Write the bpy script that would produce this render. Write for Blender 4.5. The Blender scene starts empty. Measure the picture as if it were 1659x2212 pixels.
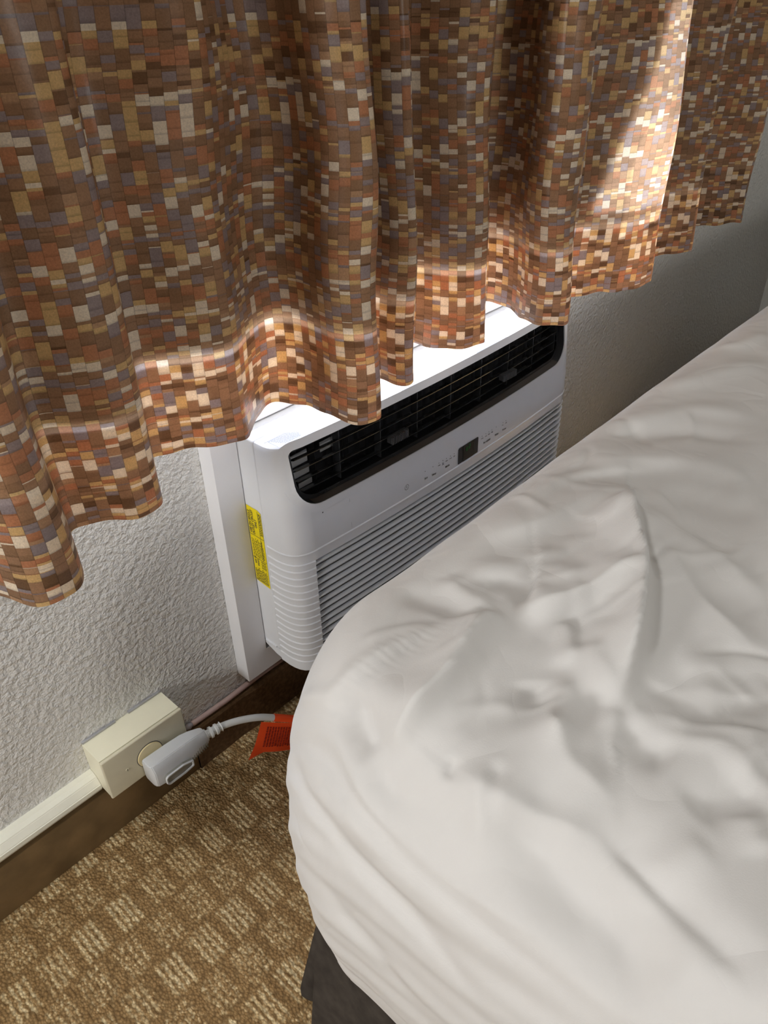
import bpy, bmesh, math, random
import numpy as np
from mathutils import Matrix, Vector, Euler
random.seed(7)
scene = bpy.context.scene
col = scene.collection

# ------------------------------------------------------------------ camera
cam_d = bpy.data.cameras.new('camera')
cam = bpy.data.objects.new('camera', cam_d); col.objects.link(cam)
cam_d.sensor_fit = 'HORIZONTAL'; cam_d.sensor_width = 36.0
cam_d.lens = 1690.0 / 1659.0 * 36.0
cam_d.clip_start = 0.01
R3 = Matrix(((0.67557653, 0.43231126, -0.59724645),
             (-0.73697852, 0.37241900, -0.56406272),
             (-0.02142474, 0.82122534, 0.57020165)))
M = R3.to_4x4(); M.translation = Vector((-0.453583, -0.741589, 0.989954))
cam.matrix_world = M
scene.camera = cam

# ------------------------------------------------------------------ world, lights, exposure
scene.view_settings.view_transform = 'Standard'
scene.view_settings.look = 'None'
scene.view_settings.gamma = 1.0
scene.view_settings.use_curve_mapping = False
scene.view_settings.exposure = 0.0
world = bpy.data.worlds.new('daylight'); scene.world = world
world.use_nodes = True
wn = world.node_tree.nodes; wl = world.node_tree.links
sky = wn.new('ShaderNodeTexSky'); sky.sky_type = 'NISHITA'
sky.sun_disc = False; sky.sun_elevation = math.radians(60); sky.sun_rotation = math.radians(10)
wl.new(sky.outputs[0], wn['Background'].inputs[0])
wn['Background'].inputs[1].default_value = 1.0

def light(name, kind, loc, target, energy, color, size=None):
    d = bpy.data.lights.new(name, kind); o = bpy.data.objects.new(name, d); col.objects.link(o)
    o.location = loc
    v = Vector(target) - Vector(loc)
    o.rotation_euler = v.to_track_quat('-Z', 'Y').to_euler()
    d.energy = energy; d.color = color
    if size is not None:
        if kind == 'AREA': d.shape = 'DISK'; d.size = size
        elif kind == 'SUN': d.angle = size
    return o
# sunlight coming steeply down through the window behind the curtain
light('sun', 'SUN', (0.1, 0.6, 3.0), (0.1 + 1.00, 0.6 - 0.90, 3.0 - 2.75), 18.0, (1.0, 0.985, 0.96), math.radians(0.6))
# unseen key light, added to the left beside the window wall
light('key_light', 'AREA', (-0.85, -0.17, 2.25), (-0.1, -0.30, 0.2), 11.0, (1.0, 0.985, 0.955), 0.16)
light('side_fill', 'AREA', (-2.05, -0.40, 1.0), (0.0, -0.30, 0.35), 17.0, (1.0, 0.985, 0.965), 0.36)  # fill light added low on the left to brighten left-facing sides
light('far_fill', 'AREA', (-0.45, -2.80, 1.35), (0.35, 0.0, 0.75), 15.0, (1.0, 0.98, 0.94), 0.5)  # fill light added behind the camera to brighten the curtain front

# ------------------------------------------------------------------ helpers
def tag(o, label=None, cat=None, group=None, kind=None):
    if label: o['label'] = label
    if cat: o['category'] = cat
    if group: o['group'] = group
    if kind: o['kind'] = kind
    return o

def empty(name, loc, label, cat):
    o = bpy.data.objects.new(name, None); col.objects.link(o)
    o.location = loc; o.empty_display_size = 0.02
    return tag(o, label, cat)

def link(name, me, mat=None, parent=None, smooth=False, autosmooth=None):
    o = bpy.data.objects.new(name, me); col.objects.link(o)
    if mat: 
        me.materials.clear(); me.materials.append(mat)
    if smooth:
        for p in me.polygons: p.use_smooth = True
    if parent is not None:
        o.parent = parent
        o.matrix_parent_inverse = Matrix.Translation(-parent_world(parent))
    return o

def parent_world(p):
    # things are Empties standing at their base; their parts' meshes are in room coordinates
    return Vector(p.location) if p.type == 'EMPTY' else Vector((0, 0, 0))

def mesh(verts, faces, name='mesh'):
    me = bpy.data.meshes.new(name)
    me.from_pydata([tuple(map(float, v)) for v in verts], [], faces); me.update()
    return me

def bm_mesh(bm, name='mesh'):
    me = bpy.data.meshes.new(name); bmesh.ops.recalc_face_normals(bm, faces=bm.faces)
    bm.to_mesh(me); bm.free(); return me

def smooth_angle(o, deg=35):
    me = o.data
    for p in me.polygons: p.use_smooth = True
    bm = bmesh.new(); bm.from_mesh(me)
    lim = math.radians(deg)
    for e in bm.edges:
        if len(e.link_faces) == 2 and e.calc_face_angle(0) > lim: e.smooth = False
    bm.to_mesh(me); bm.free()

def add_box(bm, x0, x1, y0, y1, z0, z1, bevel=0.0, seg=2):
    r = bmesh.ops.create_cube(bm, size=1.0)
    vs = r['verts']
    bmesh.ops.scale(bm, vec=(x1 - x0, y1 - y0, z1 - z0), verts=vs)
    bmesh.ops.translate(bm, vec=((x0 + x1) / 2, (y0 + y1) / 2, (z0 + z1) / 2), verts=vs)
    if bevel > 0:
        es = list({e for v in vs for e in v.link_edges})
        bmesh.ops.bevel(bm, geom=es, offset=bevel, segments=seg, profile=0.6, affect='EDGES')

def box_obj(name, b, mat, parent=None, bevel=0.0, seg=2):
    bm = bmesh.new()
    if isinstance(b[0], (int, float)): b = [b]
    for q in b: add_box(bm, *q, bevel=bevel, seg=seg)
    o = link(name, bm_mesh(bm, name), mat, parent)
    if bevel > 0: smooth_angle(o, 40)
    return o

def tube(pts, radii, n=16, cap=True):
    pts = [Vector(p) for p in pts]
    if isinstance(radii, (int, float)): radii = [radii] * len(pts)
    verts = []; faces = []
    up = Vector((0, 0, 1))
    t0 = (pts[1] - pts[0]).normalized()
    a = t0.cross(up)
    if a.length < 1e-3: a = t0.cross(Vector((0, 1, 0)))
    a.normalize()
    for i, p in enumerate(pts):
        if i == 0: t = pts[1] - p
        elif i == len(pts) - 1: t = p - pts[i - 1]
        else: t = pts[i + 1] - pts[i - 1]
        t.normalize()
        a = (a - t * a.dot(t)).normalized(); b = t.cross(a)
        for k in range(n):
            c = 2 * math.pi * k / n
            verts.append(p + (a * math.cos(c) + b * math.sin(c)) * radii[i])
    for i in range(len(pts) - 1):
        for k in range(n):
            k2 = (k + 1) % n
            faces.append((i * n + k, i * n + k2, (i + 1) * n + k2, (i + 1) * n + k))
    if cap:
        faces.append(tuple(range(n))[::-1]); faces.append(tuple(range((len(pts) - 1) * n, len(pts) * n)))
    return verts, faces

def catmull(pts, n=10):
    P = [np.array(p, float) for p in pts]
    P = [2 * P[0] - P[1]] + P + [2 * P[-1] - P[-2]]
    out = []
    for i in range(1, len(P) - 2):
        p0, p1, p2, p3 = P[i - 1:i + 3]
        for k in range(n):
            t = k / n
            out.append(0.5 * ((2 * p1) + (p2 - p0) * t + (2 * p0 - 5 * p1 + 4 * p2 - p3) * t * t + (3 * p1 - p0 - 3 * p2 + p3) * t ** 3))
    out.append(P[-2])
    return np.array(out)

# ------------------------------------------------------------------ materials
def new_mat(name):
    m = bpy.data.materials.new(name); m.use_nodes = True
    nt = m.node_tree
    return m, nt, nt.nodes['Principled BSDF']

def N(nt, t, **kw):
    n = nt.nodes.new(t)
    for k, v in kw.items(): setattr(n, k, v)
    return n

def setin(n, **kw):
    for k, v in kw.items(): n.inputs[k.replace('_', ' ')].default_value = v

def math_node(nt, op, a, b=None, c=None):
    n = N(nt, 'ShaderNodeMath', operation=op)
    for i, v in enumerate((a, b, c)):
        if v is None: continue
        if isinstance(v, (int, float)): n.inputs[i].default_value = v
        else: nt.links.new(v, n.inputs[i])
    return n.outputs[0]

def obj_coord(nt, scale=(1, 1, 1), loc=(0, 0, 0)):
    tc = N(nt, 'ShaderNodeTexCoord'); mp = N(nt, 'ShaderNodeMapping')
    mp.inputs['Scale'].default_value = scale; mp.inputs['Location'].default_value = loc
    nt.links.new(tc.outputs['Object'], mp.inputs[0]); return mp.outputs[0]

def noise(nt, vec, scale, detail=2.0, rough=0.5, dist=0.0):
    n = N(nt, 'ShaderNodeTexNoise'); nt.links.new(vec, n.inputs['Vector'])
    n.inputs['Scale'].default_value = scale; n.inputs['Detail'].default_value = detail
    n.inputs['Roughness'].default_value = rough; n.inputs['Distortion'].default_value = dist
    return n

def ramp(nt, fac, stops, interp='LINEAR'):
    r = N(nt, 'ShaderNodeValToRGB'); nt.links.new(fac, r.inputs[0])
    cr = r.color_ramp; cr.interpolation = interp
    while len(cr.elements) < len(stops): cr.elements.new(0.5)
    for e, (p, c) in zip(cr.elements, stops):
        e.position = p; e.color = c if len(c) == 4 else (*c, 1)
    return r.outputs[0]

def bump(nt, bs, height, strength, dist):
    b = N(nt, 'ShaderNodeBump'); b.inputs['Strength'].default_value = strength
    b.inputs['Distance'].default_value = dist
    nt.links.new(height, b.inputs['Height']); nt.links.new(b.outputs[0], bs.inputs['Normal'])
    return b

def plain(name, color, rough=0.5, spec=0.5, noise_amt=0.03, noise_scale=40, bump_s=0.0, bump_d=0.0003, metallic=0.0):
    m, nt, bs = new_mat(name)
    v = obj_coord(nt); n = noise(nt, v, noise_scale, 3)
    lo = tuple(c * (1 - noise_amt) for c in color); hi = tuple(min(1, c * (1 + noise_amt)) for c in color)
    c = ramp(nt, n.outputs[0], [(0.3, lo), (0.7, hi)])
    nt.links.new(c, bs.inputs['Base Color'])
    bs.inputs['Roughness'].default_value = rough
    bs.inputs['Specular IOR Level'].default_value = spec
    bs.inputs['Metallic'].default_value = metallic
    if bump_s > 0:
        n2 = noise(nt, v, noise_scale * 12, 3); bump(nt, bs, n2.outputs[0], bump_s, bump_d)
    return m

def wall_mat(name, color, strength=0.9):
    m, nt, bs = new_mat(name)
    v = obj_coord(nt)
    warp = noise(nt, v, 90, 1)
    n1 = noise(nt, v, 135, 2.5, 0.5, 0.25)
    n2 = noise(nt, v, 70, 2.0, 0.5, 0.3)
    h1 = ramp(nt, n1.outputs[0], [(0.34, (0, 0, 0)), (0.70, (1, 1, 1))])
    n3 = noise(nt, v, 420, 2.0, 0.5, 0.2)
    hh = math_node(nt, 'ADD', math_node(nt, 'MULTIPLY', h1, 0.8), math_node(nt, 'ADD', math_node(nt, 'MULTIPLY', n2.outputs[0], 0.9), math_node(nt, 'MULTIPLY', n3.outputs[0], 0.5)))
    bump(nt, bs, hh, strength, 0.0028)
    c = ramp(nt, warp.outputs[0], [(0.3, tuple(k * 0.97 for k in color)), (0.7, color)])
    nt.links.new(c, bs.inputs['Base Color'])
    bs.inputs['Roughness'].default_value = 0.42; bs.inputs['Specular IOR Level'].default_value = 0.5
    return m

M_WALL = wall_mat('textured_wall_paint', (0.76, 0.75, 0.725), 1.0)
M_WALLR = wall_mat('smooth_wall_paint', (0.80, 0.81, 0.77), 0.25)
M_WALLD = wall_mat('tan_wall_paint', (0.34, 0.30, 0.25), 0.4)
M_CEIL = plain('ceiling_paint', (0.55, 0.54, 0.51), 0.9)
M_PLASTIC = plain('white_plastic', (0.74, 0.755, 0.78), 0.34, 0.5, 0.01)
M_TRIM = plain('white_trim', (0.80, 0.80, 0.82), 0.4, 0.5, 0.015, 20, 0.15)
M_BLACK = plain('black_plastic', (0.016, 0.016, 0.017), 0.4, 0.5, 0.1)
M_BLACK_GLOSS = plain('black_gloss_plastic', (0.028, 0.029, 0.031), 0.25, 0.5, 0.1)
M_GREYV = plain('grey_inner_panel', (0.32, 0.32, 0.32), 0.55)
M_SILL = plain('dark_vent_lip', (0.055, 0.045, 0.036), 0.5)
M_PRINT = plain('dark_print', (0.05, 0.05, 0.055), 0.6)
M_PRINT_GREY = plain('grey_print', (0.42, 0.43, 0.45), 0.6)
M_YELLOW = plain('yellow_label', (0.90, 0.72, 0.0), 0.45)
M_CREAM = plain('cream_plastic', (0.80, 0.77, 0.60), 0.4, 0.5, 0.02)
M_CREAM2 = plain('cream_ring', (0.85, 0.74, 0.45), 0.4)
M_CREAMF = plain('cream_face', (0.66, 0.62, 0.47), 0.42, 0.5, 0.05, 30)
M_RACE = plain('raceway_plastic', (0.80, 0.79, 0.68), 0.3, 0.6, 0.03)
M_METAL = plain('grey_metal', (0.45, 0.45, 0.48), 0.4, 0.5, 0.05, metallic=0.6)
M_PLUG = plain('grey_white_plug', (0.66, 0.68, 0.70), 0.42)
M_PLUGD = plain('grey_plug_button', (0.27, 0.27, 0.24), 0.38)
M_CORD = plain('grey_white_cord', (0.66, 0.67, 0.66), 0.42, 0.5, 0.04, 60)
M_ORANGE = plain('red_orange_tag', (0.95, 0.09, 0.015), 0.55)
M_REDPRINT = plain('dark_red_print', (0.34, 0.02, 0.01), 0.6)
M_CAULK = plain('pinkish_cable', (0.50, 0.36, 0.33), 0.5, 0.5, 0.08, 60)
M_BASE = plain('brown_baseboard', (0.20, 0.130, 0.060), 0.6, 0.3, 0.22, 25, 0.3)
M_BASE2 = plain('brown_carpet_base', (0.17, 0.10, 0.05), 0.95, 0.1, 0.3, 160, 0.8, 0.002)
M_SKIRT = plain('dark_bed_skirt', (0.055, 0.047, 0.040), 0.9, 0.1, 0.25, 60, 0.5)
M_LINING = plain('curtain_lining', (0.72, 0.71, 0.68), 0.9)
M_MATTRESS = plain('mattress_cloth', (0.75, 0.74, 0.72), 0.9)
M_WOOD = plain('box_base', (0.2, 0.15, 0.1), 0.8)
M_WINFRAME = plain('window_frame', (0.62, 0.62, 0.62), 0.4)

def emis(name, color, s):
    m, nt, bs = new_mat(name)
    bs.inputs['Base Color'].default_value = (0, 0, 0, 1)
    bs.inputs['Emission Color'].default_value = (*color, 1); bs.inputs['Emission Strength'].default_value = s
    return m
M_DIGIT = emis('green_digits', (0.02, 0.75, 0.12), 0.05)

def glass_mat():
    m = bpy.data.materials.new('window_glass'); m.use_nodes = True; nt = m.node_tree; nt.nodes.clear()
    out = N(nt, 'ShaderNodeOutputMaterial'); mx = N(nt, 'ShaderNodeMixShader')
    tr = N(nt, 'ShaderNodeBsdfTransparent'); gl = N(nt, 'ShaderNodeBsdfGlossy'); gl.inputs['Roughness'].default_value = 0.02
    mx.inputs[0].default_value = 0.08; nt.links.new(tr.outputs[0], mx.inputs[1]); nt.links.new(gl.outputs[0], mx.inputs[2])
    nt.links.new(mx.outputs[0], out.inputs[0]); return m
M_GLASS = glass_mat()

def sheet_mat():
    m, nt, bs = new_mat('white_cotton_sheet')
    v = obj_coord(nt)
    a_ = noise(nt, v, 11, 2, 0.5, 0.25); b = noise(nt, v, 900, 2)
    # creases: ridged noise gives thin sharp lines between smooth patches
    cr = math_node(nt, 'ABSOLUTE', math_node(nt, 'SUBTRACT', a_.outputs[0], 0.5))
    crm = N(nt, 'ShaderNodeMapRange'); nt.links.new(cr, crm.inputs[0]); setin(crm, From_Min=0.0, From_Max=0.12)
    c = ramp(nt, noise(nt, v, 6, 2).outputs[0], [(0.3, (0.64, 0.63, 0.62)), (0.7, (0.68, 0.67, 0.66))])
    nt.links.new(c, bs.inputs['Base Color'])
    b1 = N(nt, 'ShaderNodeBump'); b1.inputs['Strength'].default_value = 0.16; b1.inputs['Distance'].default_value = 0.005
    nt.links.new(crm.outputs[0], b1.inputs['Height'])
    b2 = N(nt, 'ShaderNodeBump'); b2.inputs['Strength'].default_value = 0.25; b2.inputs['Distance'].default_value = 0.0003
    nt.links.new(b.outputs[0], b2.inputs['Height']); nt.links.new(b1.outputs[0], b2.inputs['Normal'])
    nt.links.new(b2.outputs[0], bs.inputs['Normal'])
    bs.inputs['Roughness'].default_value = 0.85; bs.inputs['Specular IOR Level'].default_value = 0.2
    bs.inputs['Sheen Weight'].default_value = 0.15
    return m
M_SHEET = sheet_mat()

def curtain_mat(name='mosaic_print_fabric'):
    m = bpy.data.materials.new(name); m.use_nodes = True; nt = m.node_tree
    bs = nt.nodes['Principled BSDF']; out = nt.nodes['Material Output']; L = nt.links.new
    uv = N(nt, 'ShaderNodeUVMap'); uv.uv_map = 'UVMap'
    sp = N(nt, 'ShaderNodeSeparateXYZ'); L(uv.outputs[0], sp.inputs[0])
    U, V = sp.outputs[0], sp.outputs[1]
    colf = math_node(nt, 'DIVIDE', U, 0.0112)
    ci = math_node(nt, 'FLOOR', colf); cf = math_node(nt, 'FRACT', colf)
    par = math_node(nt, 'MODULO', math_node(nt, 'ADD', ci, 1000.0), 2.0)
    # rows: warped height, every other column drops half a cell
    w1 = math_node(nt, 'MULTIPLY', math_node(nt, 'SINE', math_node(nt, 'MULTIPLY', V, 62.0)), 0.34)
    w2 = math_node(nt, 'MULTIPLY', math_node(nt, 'SINE', math_node(nt, 'ADD', math_node(nt, 'MULTIPLY', V, 171.0), 1.3)), 0.22)
    base = math_node(nt, 'ADD', math_node(nt, 'DIVIDE', V, 0.0094), math_node(nt, 'ADD', w1, w2))
    half = math_node(nt, 'MULTIPLY', par, 0.5)
    # each column drifts a little
    cw = N(nt, 'ShaderNodeTexWhiteNoise', noise_dimensions='1D'); L(ci, cw.inputs['W'])
    drift = math_node(nt, 'MULTIPLY', cw.outputs['Value'], 0.22)
    rowf = math_node(nt, 'ADD', math_node(nt, 'ADD', base, half), drift)
    ri = math_node(nt, 'FLOOR', rowf); rf = math_node(nt, 'FRACT', rowf)
    # split some cells in two thin ones
    cb = N(nt, 'ShaderNodeCombineXYZ'); L(ci, cb.inputs[0]); L(ri, cb.inputs[1]); cb.inputs[2].default_value = 3.0
    wsp = N(nt, 'ShaderNodeTexWhiteNoise', noise_dimensions='3D'); L(cb.outputs[0], wsp.inputs['Vector'])
    cutp = math_node(nt, 'ADD', math_node(nt, 'MULTIPLY', wsp.outputs['Value'], 1.5), 0.34)
    sub = math_node(nt, 'GREATER_THAN', rf, cutp)
    # repeat of the print: reuse the colours every 14 columns, rows lean to one colour
    rep = math_node(nt, 'MODULO', math_node(nt, 'ADD', ci, 1400.0), 14.0)
    c3 = N(nt, 'ShaderNodeCombineXYZ'); L(rep, c3.inputs[0]); L(ri, c3.inputs[1]); L(sub, c3.inputs[2])
    wn1 = N(nt, 'ShaderNodeTexWhiteNoise', noise_dimensions='3D'); L(c3.outputs[0], wn1.inputs['Vector'])
    wr = N(nt, 'ShaderNodeTexWhiteNoise', noise_dimensions='1D'); L(math_node(nt, 'FLOOR', base), wr.inputs['W'])
    k = math_node(nt, 'ADD', math_node(nt, 'MULTIPLY', wn1.outputs['Value'], 0.80), math_node(nt, 'MULTIPLY', wr.outputs['Value'], 0.20))
    c = ramp(nt, k, [(0.0, (0.170, 0.100, 0.055)), (0.10, (0.270, 0.168, 0.098)), (0.30, (0.330, 0.205, 0.122)), (0.45, (0.285, 0.250, 0.260)),
                     (0.565, (0.45, 0.215, 0.115)), (0.665, (0.60, 0.435, 0.205)), (0.765, (0.42, 0.27, 0.16)), (0.80, (0.76, 0.71, 0.58))], 'CONSTANT')
    # mottled thread texture and the soft dark shade printed at the foot of each cell
    tc = obj_coord(nt)
    n1 = noise(nt, tc, 700, 3, 0.6, 0.5)
    mott = N(nt, 'ShaderNodeMapRange'); L(n1.outputs[0], mott.inputs[0]); setin(mott, From_Min=0.3, From_Max=0.7, To_Min=0.98, To_Max=1.38)
    g = N(nt, 'ShaderNodeMapRange'); L(rf, g.inputs[0]); setin(g, From_Min=0.0, From_Max=0.22, To_Min=0.66, To_Max=1.0)
    edge = math_node(nt, 'ABSOLUTE', math_node(nt, 'SUBTRACT', cf, 0.5))
    ln = N(nt, 'ShaderNodeMapRange'); L(edge, ln.inputs[0]); setin(ln, From_Min=0.455, From_Max=0.5, To_Min=1.0, To_Max=0.55)
    f = math_node(nt, 'MULTIPLY', math_node(nt, 'MULTIPLY', mott.outputs[0], g.outputs[0]), ln.outputs[0])
    mul = N(nt, 'ShaderNodeVectorMath', operation='SCALE'); L(c, mul.inputs[0]); L(f, mul.inputs['Scale'])
    L(mul.outputs[0], bs.inputs['Base Color'])
    bs.inputs['Roughness'].default_value = 0.33; bs.inputs['Specular IOR Level'].default_value = 0.35
    # woven micro bump plus soft dents
    weave = noise(nt, tc, 1500, 2); dents = noise(nt, tc, 16, 2, 0.5, 0.2)
    b1 = N(nt, 'ShaderNodeBump'); b1.inputs['Strength'].default_value = 0.35; b1.inputs['Distance'].default_value = 0.008
    L(dents.outputs[0], b1.inputs['Height'])
    b2 = N(nt, 'ShaderNodeBump'); b2.inputs['Strength'].default_value = 0.2; b2.inputs['Distance'].default_value = 0.0002
    L(weave.outputs[0], b2.inputs['Height']); L(b1.outputs[0], b2.inputs['Normal']); L(b2.outputs[0], bs.inputs['Normal'])
    tr = N(nt, 'ShaderNodeBsdfTranslucent')
    gm = N(nt, 'ShaderNodeGamma'); L(mul.outputs[0], gm.inputs[0]); gm.inputs[1].default_value = 0.62
    tcol = N(nt, 'ShaderNodeVectorMath', operation='MULTIPLY'); L(gm.outputs[0], tcol.inputs[0]); tcol.inputs[1].default_value = (0.98, 0.80, 0.68)
    L(tcol.outputs[0], tr.inputs[0]); L(b1.outputs[0], tr.inputs['Normal'])
    mx = N(nt, 'ShaderNodeMixShader'); mx.inputs[0].default_value = 0.50
    L(bs.outputs[0], mx.inputs[1]); L(tr.outputs[0], mx.inputs[2]); L(mx.outputs[0], out.inputs[0])
    return m
M_CURTAIN = curtain_mat()

def carpet_mat():
    m, nt, bs = new_mat('brown_pattern_carpet'); L = nt.links.new
    tc = obj_coord(nt)
    wob = noise(nt, tc, 120, 1)
    wv = N(nt, 'ShaderNodeVectorMath', operation='SCALE'); L(wob.outputs['Color'], wv.inputs[0]); wv.inputs['Scale'].default_value = 0.006
    ad = N(nt, 'ShaderNodeVectorMath', operation='ADD'); L(tc, ad.inputs[0]); L(wv.outputs[0], ad.inputs[1])
    sp = N(nt, 'ShaderNodeSeparateXYZ'); L(ad.outputs[0], sp.inputs[0])
    X, Y = sp.outputs[0], sp.outputs[1]
    bx = math_node(nt, 'DIVIDE', math_node(nt, 'ADD', X, 10.0), 0.047)
    byv = math_node(nt, 'DIVIDE', math_node(nt, 'ADD', Y, 10.0), 0.056)
    row = math_node(nt, 'FLOOR', byv); rf = math_node(nt, 'FRACT', byv)
    par = math_node(nt, 'MODULO', row, 2.0)
    bx2 = math_node(nt, 'ADD', bx, math_node(nt, 'MULTIPLY', par, 0.5))
    cf = math_node(nt, 'FRACT', bx2); ci = math_node(nt, 'FLOOR', bx2)
    # block mask
    def band(v, lo, hi, s):
        a = N(nt, 'ShaderNodeMapRange'); L(v, a.inputs[0]); setin(a, From_Min=lo - s, From_Max=lo + s)
        b = N(nt, 'ShaderNodeMapRange'); L(v, b.inputs[0]); setin(b, From_Min=hi - s, From_Max=hi + s, To_Min=1.0, To_Max=0.0)
        return math_node(nt, 'MULTIPLY', a.outputs[0], b.outputs[0])
    blk = math_node(nt, 'MULTIPLY', band(cf, 0.08, 0.80, 0.05), band(rf, 0.04, 0.93, 0.06))
    # stripes running away from the wall inside each block
    st = math_node(nt, 'SINE', math_node(nt, 'MULTIPLY', X, 2 * math.pi / 0.0082))
    stm = N(nt, 'ShaderNodeMapRange'); L(st, stm.inputs[0]); setin(stm, From_Min=-0.8, From_Max=0.5)
    cc = N(nt, 'ShaderNodeCombineXYZ'); L(ci, cc.inputs[0]); L(row, cc.inputs[1])
    wn_ = N(nt, 'ShaderNodeTexWhiteNoise', noise_dimensions='3D'); L(cc.outputs[0], wn_.inputs['Vector'])
    str_ = N(nt, 'ShaderNodeMapRange'); L(wn_.outputs['Value'], str_.inputs[0]); setin(str_, To_Min=0.6, To_Max=1.0)
    lightf = math_node(nt, 'MULTIPLY', math_node(nt, 'MULTIPLY', blk, str_.outputs[0]), math_node(nt, 'ADD', math_node(nt, 'MULTIPLY', stm.outputs[0], 0.8), 0.2))
    # every other row is softer: short lumps instead of crisp stripes
    lump = noise(nt, tc, 190, 2, 0.5)
    lm = N(nt, 'ShaderNodeMapRange'); L(lump.outputs[0], lm.inputs[0]); setin(lm, From_Min=0.42, From_Max=0.58)
    soft = math_node(nt, 'MULTIPLY', math_node(nt, 'MULTIPLY', blk, 0.80), math_node(nt, 'ADD', math_node(nt, 'MULTIPLY', math_node(nt, 'MULTIPLY', lm.outputs[0], stm.outputs[0]), 0.75), 0.25))
    mixr = N(nt, 'ShaderNodeMix'); L(par, mixr.inputs[0]); L(lightf, mixr.inputs[2]); L(soft, mixr.inputs[3]); lightf = mixr.outputs[0]
    # loops
    vm = N(nt, 'ShaderNodeMapping'); L(tc, vm.inputs[0]); vm.inputs['Scale'].default_value = (330, 260, 300)
    vo = N(nt, 'ShaderNodeTexVoronoi'); L(vm.outputs[0], vo.inputs['Vector']); vo.inputs['Scale'].default_value = 1.0
    sc = N(nt, 'ShaderNodeSeparateXYZ'); L(vo.outputs['Color'], sc.inputs[0])
    spk = math_node(nt, 'MULTIPLY', math_node(nt, 'SUBTRACT', sc.outputs[0], 0.5), 0.55)
    k = math_node(nt, 'ADD', lightf, spk)
    c = ramp(nt, k, [(0.0, (0.28, 0.170, 0.072)), (0.35, (0.37, 0.240, 0.110)), (0.7, (0.57, 0.425, 0.225)), (1.0, (0.71, 0.57, 0.34))])
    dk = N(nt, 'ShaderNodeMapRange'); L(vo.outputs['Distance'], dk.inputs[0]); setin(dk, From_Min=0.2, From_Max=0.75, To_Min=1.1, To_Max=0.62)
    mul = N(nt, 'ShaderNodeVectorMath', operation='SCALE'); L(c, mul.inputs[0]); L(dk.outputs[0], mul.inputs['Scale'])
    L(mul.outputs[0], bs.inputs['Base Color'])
    inv = math_node(nt, 'SUBTRACT', 1.0, vo.outputs['Distance'])
    bump(nt, bs, inv, 0.8, 0.0022)
    bs.inputs['Roughness'].default_value = 0.95; bs.inputs['Specular IOR Level'].default_value = 0.08
    return m
M_CARPET = carpet_mat()

# ------------------------------------------------------------------ the room
XL, XR, YF, ZC = -2.3, 2.04, -3.3, 2.42
WX0, WX1, WZ0, WZ1 = -0.165, 0.80, 0.562, 1.95       # window opening
WT = 0.15
def struct(name, bxs, mat, bevel=0.0):
    return tag(box_obj(name, bxs, mat, None, bevel), kind='structure')
struct('floor', (XL - .1, XR + .1, YF - .1, WT, -0.05, 0.0), M_CARPET)
struct('ceiling', (XL - .1, XR + .1, YF - .1, WT, ZC, ZC + 0.05), M_CEIL)
struct('wall_back', [(XL - .1, WX0, 0, WT, 0, ZC), (WX1, XR + .1, 0, WT, 0, ZC),
                     (WX0, WX1, 0, WT, 0, WZ0), (WX0, WX1, 0, WT, WZ1, ZC)], M_WALL)
struct('wall_right', (XR, XR + .1, YF, 0, 0, ZC), M_WALLR)
struct('wall_left', (XL - .1, XL, YF, 0, 0, ZC), M_WALLD)
struct('wall_front', (XL - .1, XR + .1, YF - .1, YF, 0, ZC), M_WALLD)
wf = struct('window_1', [(WX0, WX0 + .02, .09, .13, WZ0, WZ1), (WX1 - .04, WX1, .09, .13, WZ0, WZ1),
                         (WX0 + .04, WX1 - .04, .09, .13, WZ0, WZ0 + .04), (WX0 + .04, WX1 - .04, .09, .13, WZ1 - .04, WZ1)], M_WINFRAME)
link('pane', mesh([(WX0 + .04, .11, WZ0 + .04), (WX1 - .04, .11, WZ0 + .04), (WX1 - .04, .11, WZ1 - .04), (WX0 + .04, .11, WZ1 - .04)], [(0, 1, 2, 3)]), M_GLASS, wf)

# baseboard: painted on the left, carpet covered to the right of the outlet box
bb = struct('baseboard_back', [(XL, -0.10, -0.0115, 0, 0, 0.088)], M_BASE, 0.0012)
v = []; fcs = []
xs = np.linspace(-0.10, XR, 160)
for i, x in enumerate(xs):
    w = 0.0012 * math.sin(x * 37) + 0.0008 * math.sin(x * 91)
    for (y, z) in ((0, 0), (-0.0135 - w, 0), (-0.0135 - w, 0.078), (-0.0105, 0.0825 + w * .6), (0, 0.0835 + w * .6)):
        v.append((x, y, z))
for i in range(len(xs) - 1):
    for k in range(4):
        fcs.append((i * 5 + k, i * 5 + k + 1, (i + 1) * 5 + k + 1, (i + 1) * 5 + k))
link('carpet_strip', mesh(v, fcs), M_BASE2, bb)

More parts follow.
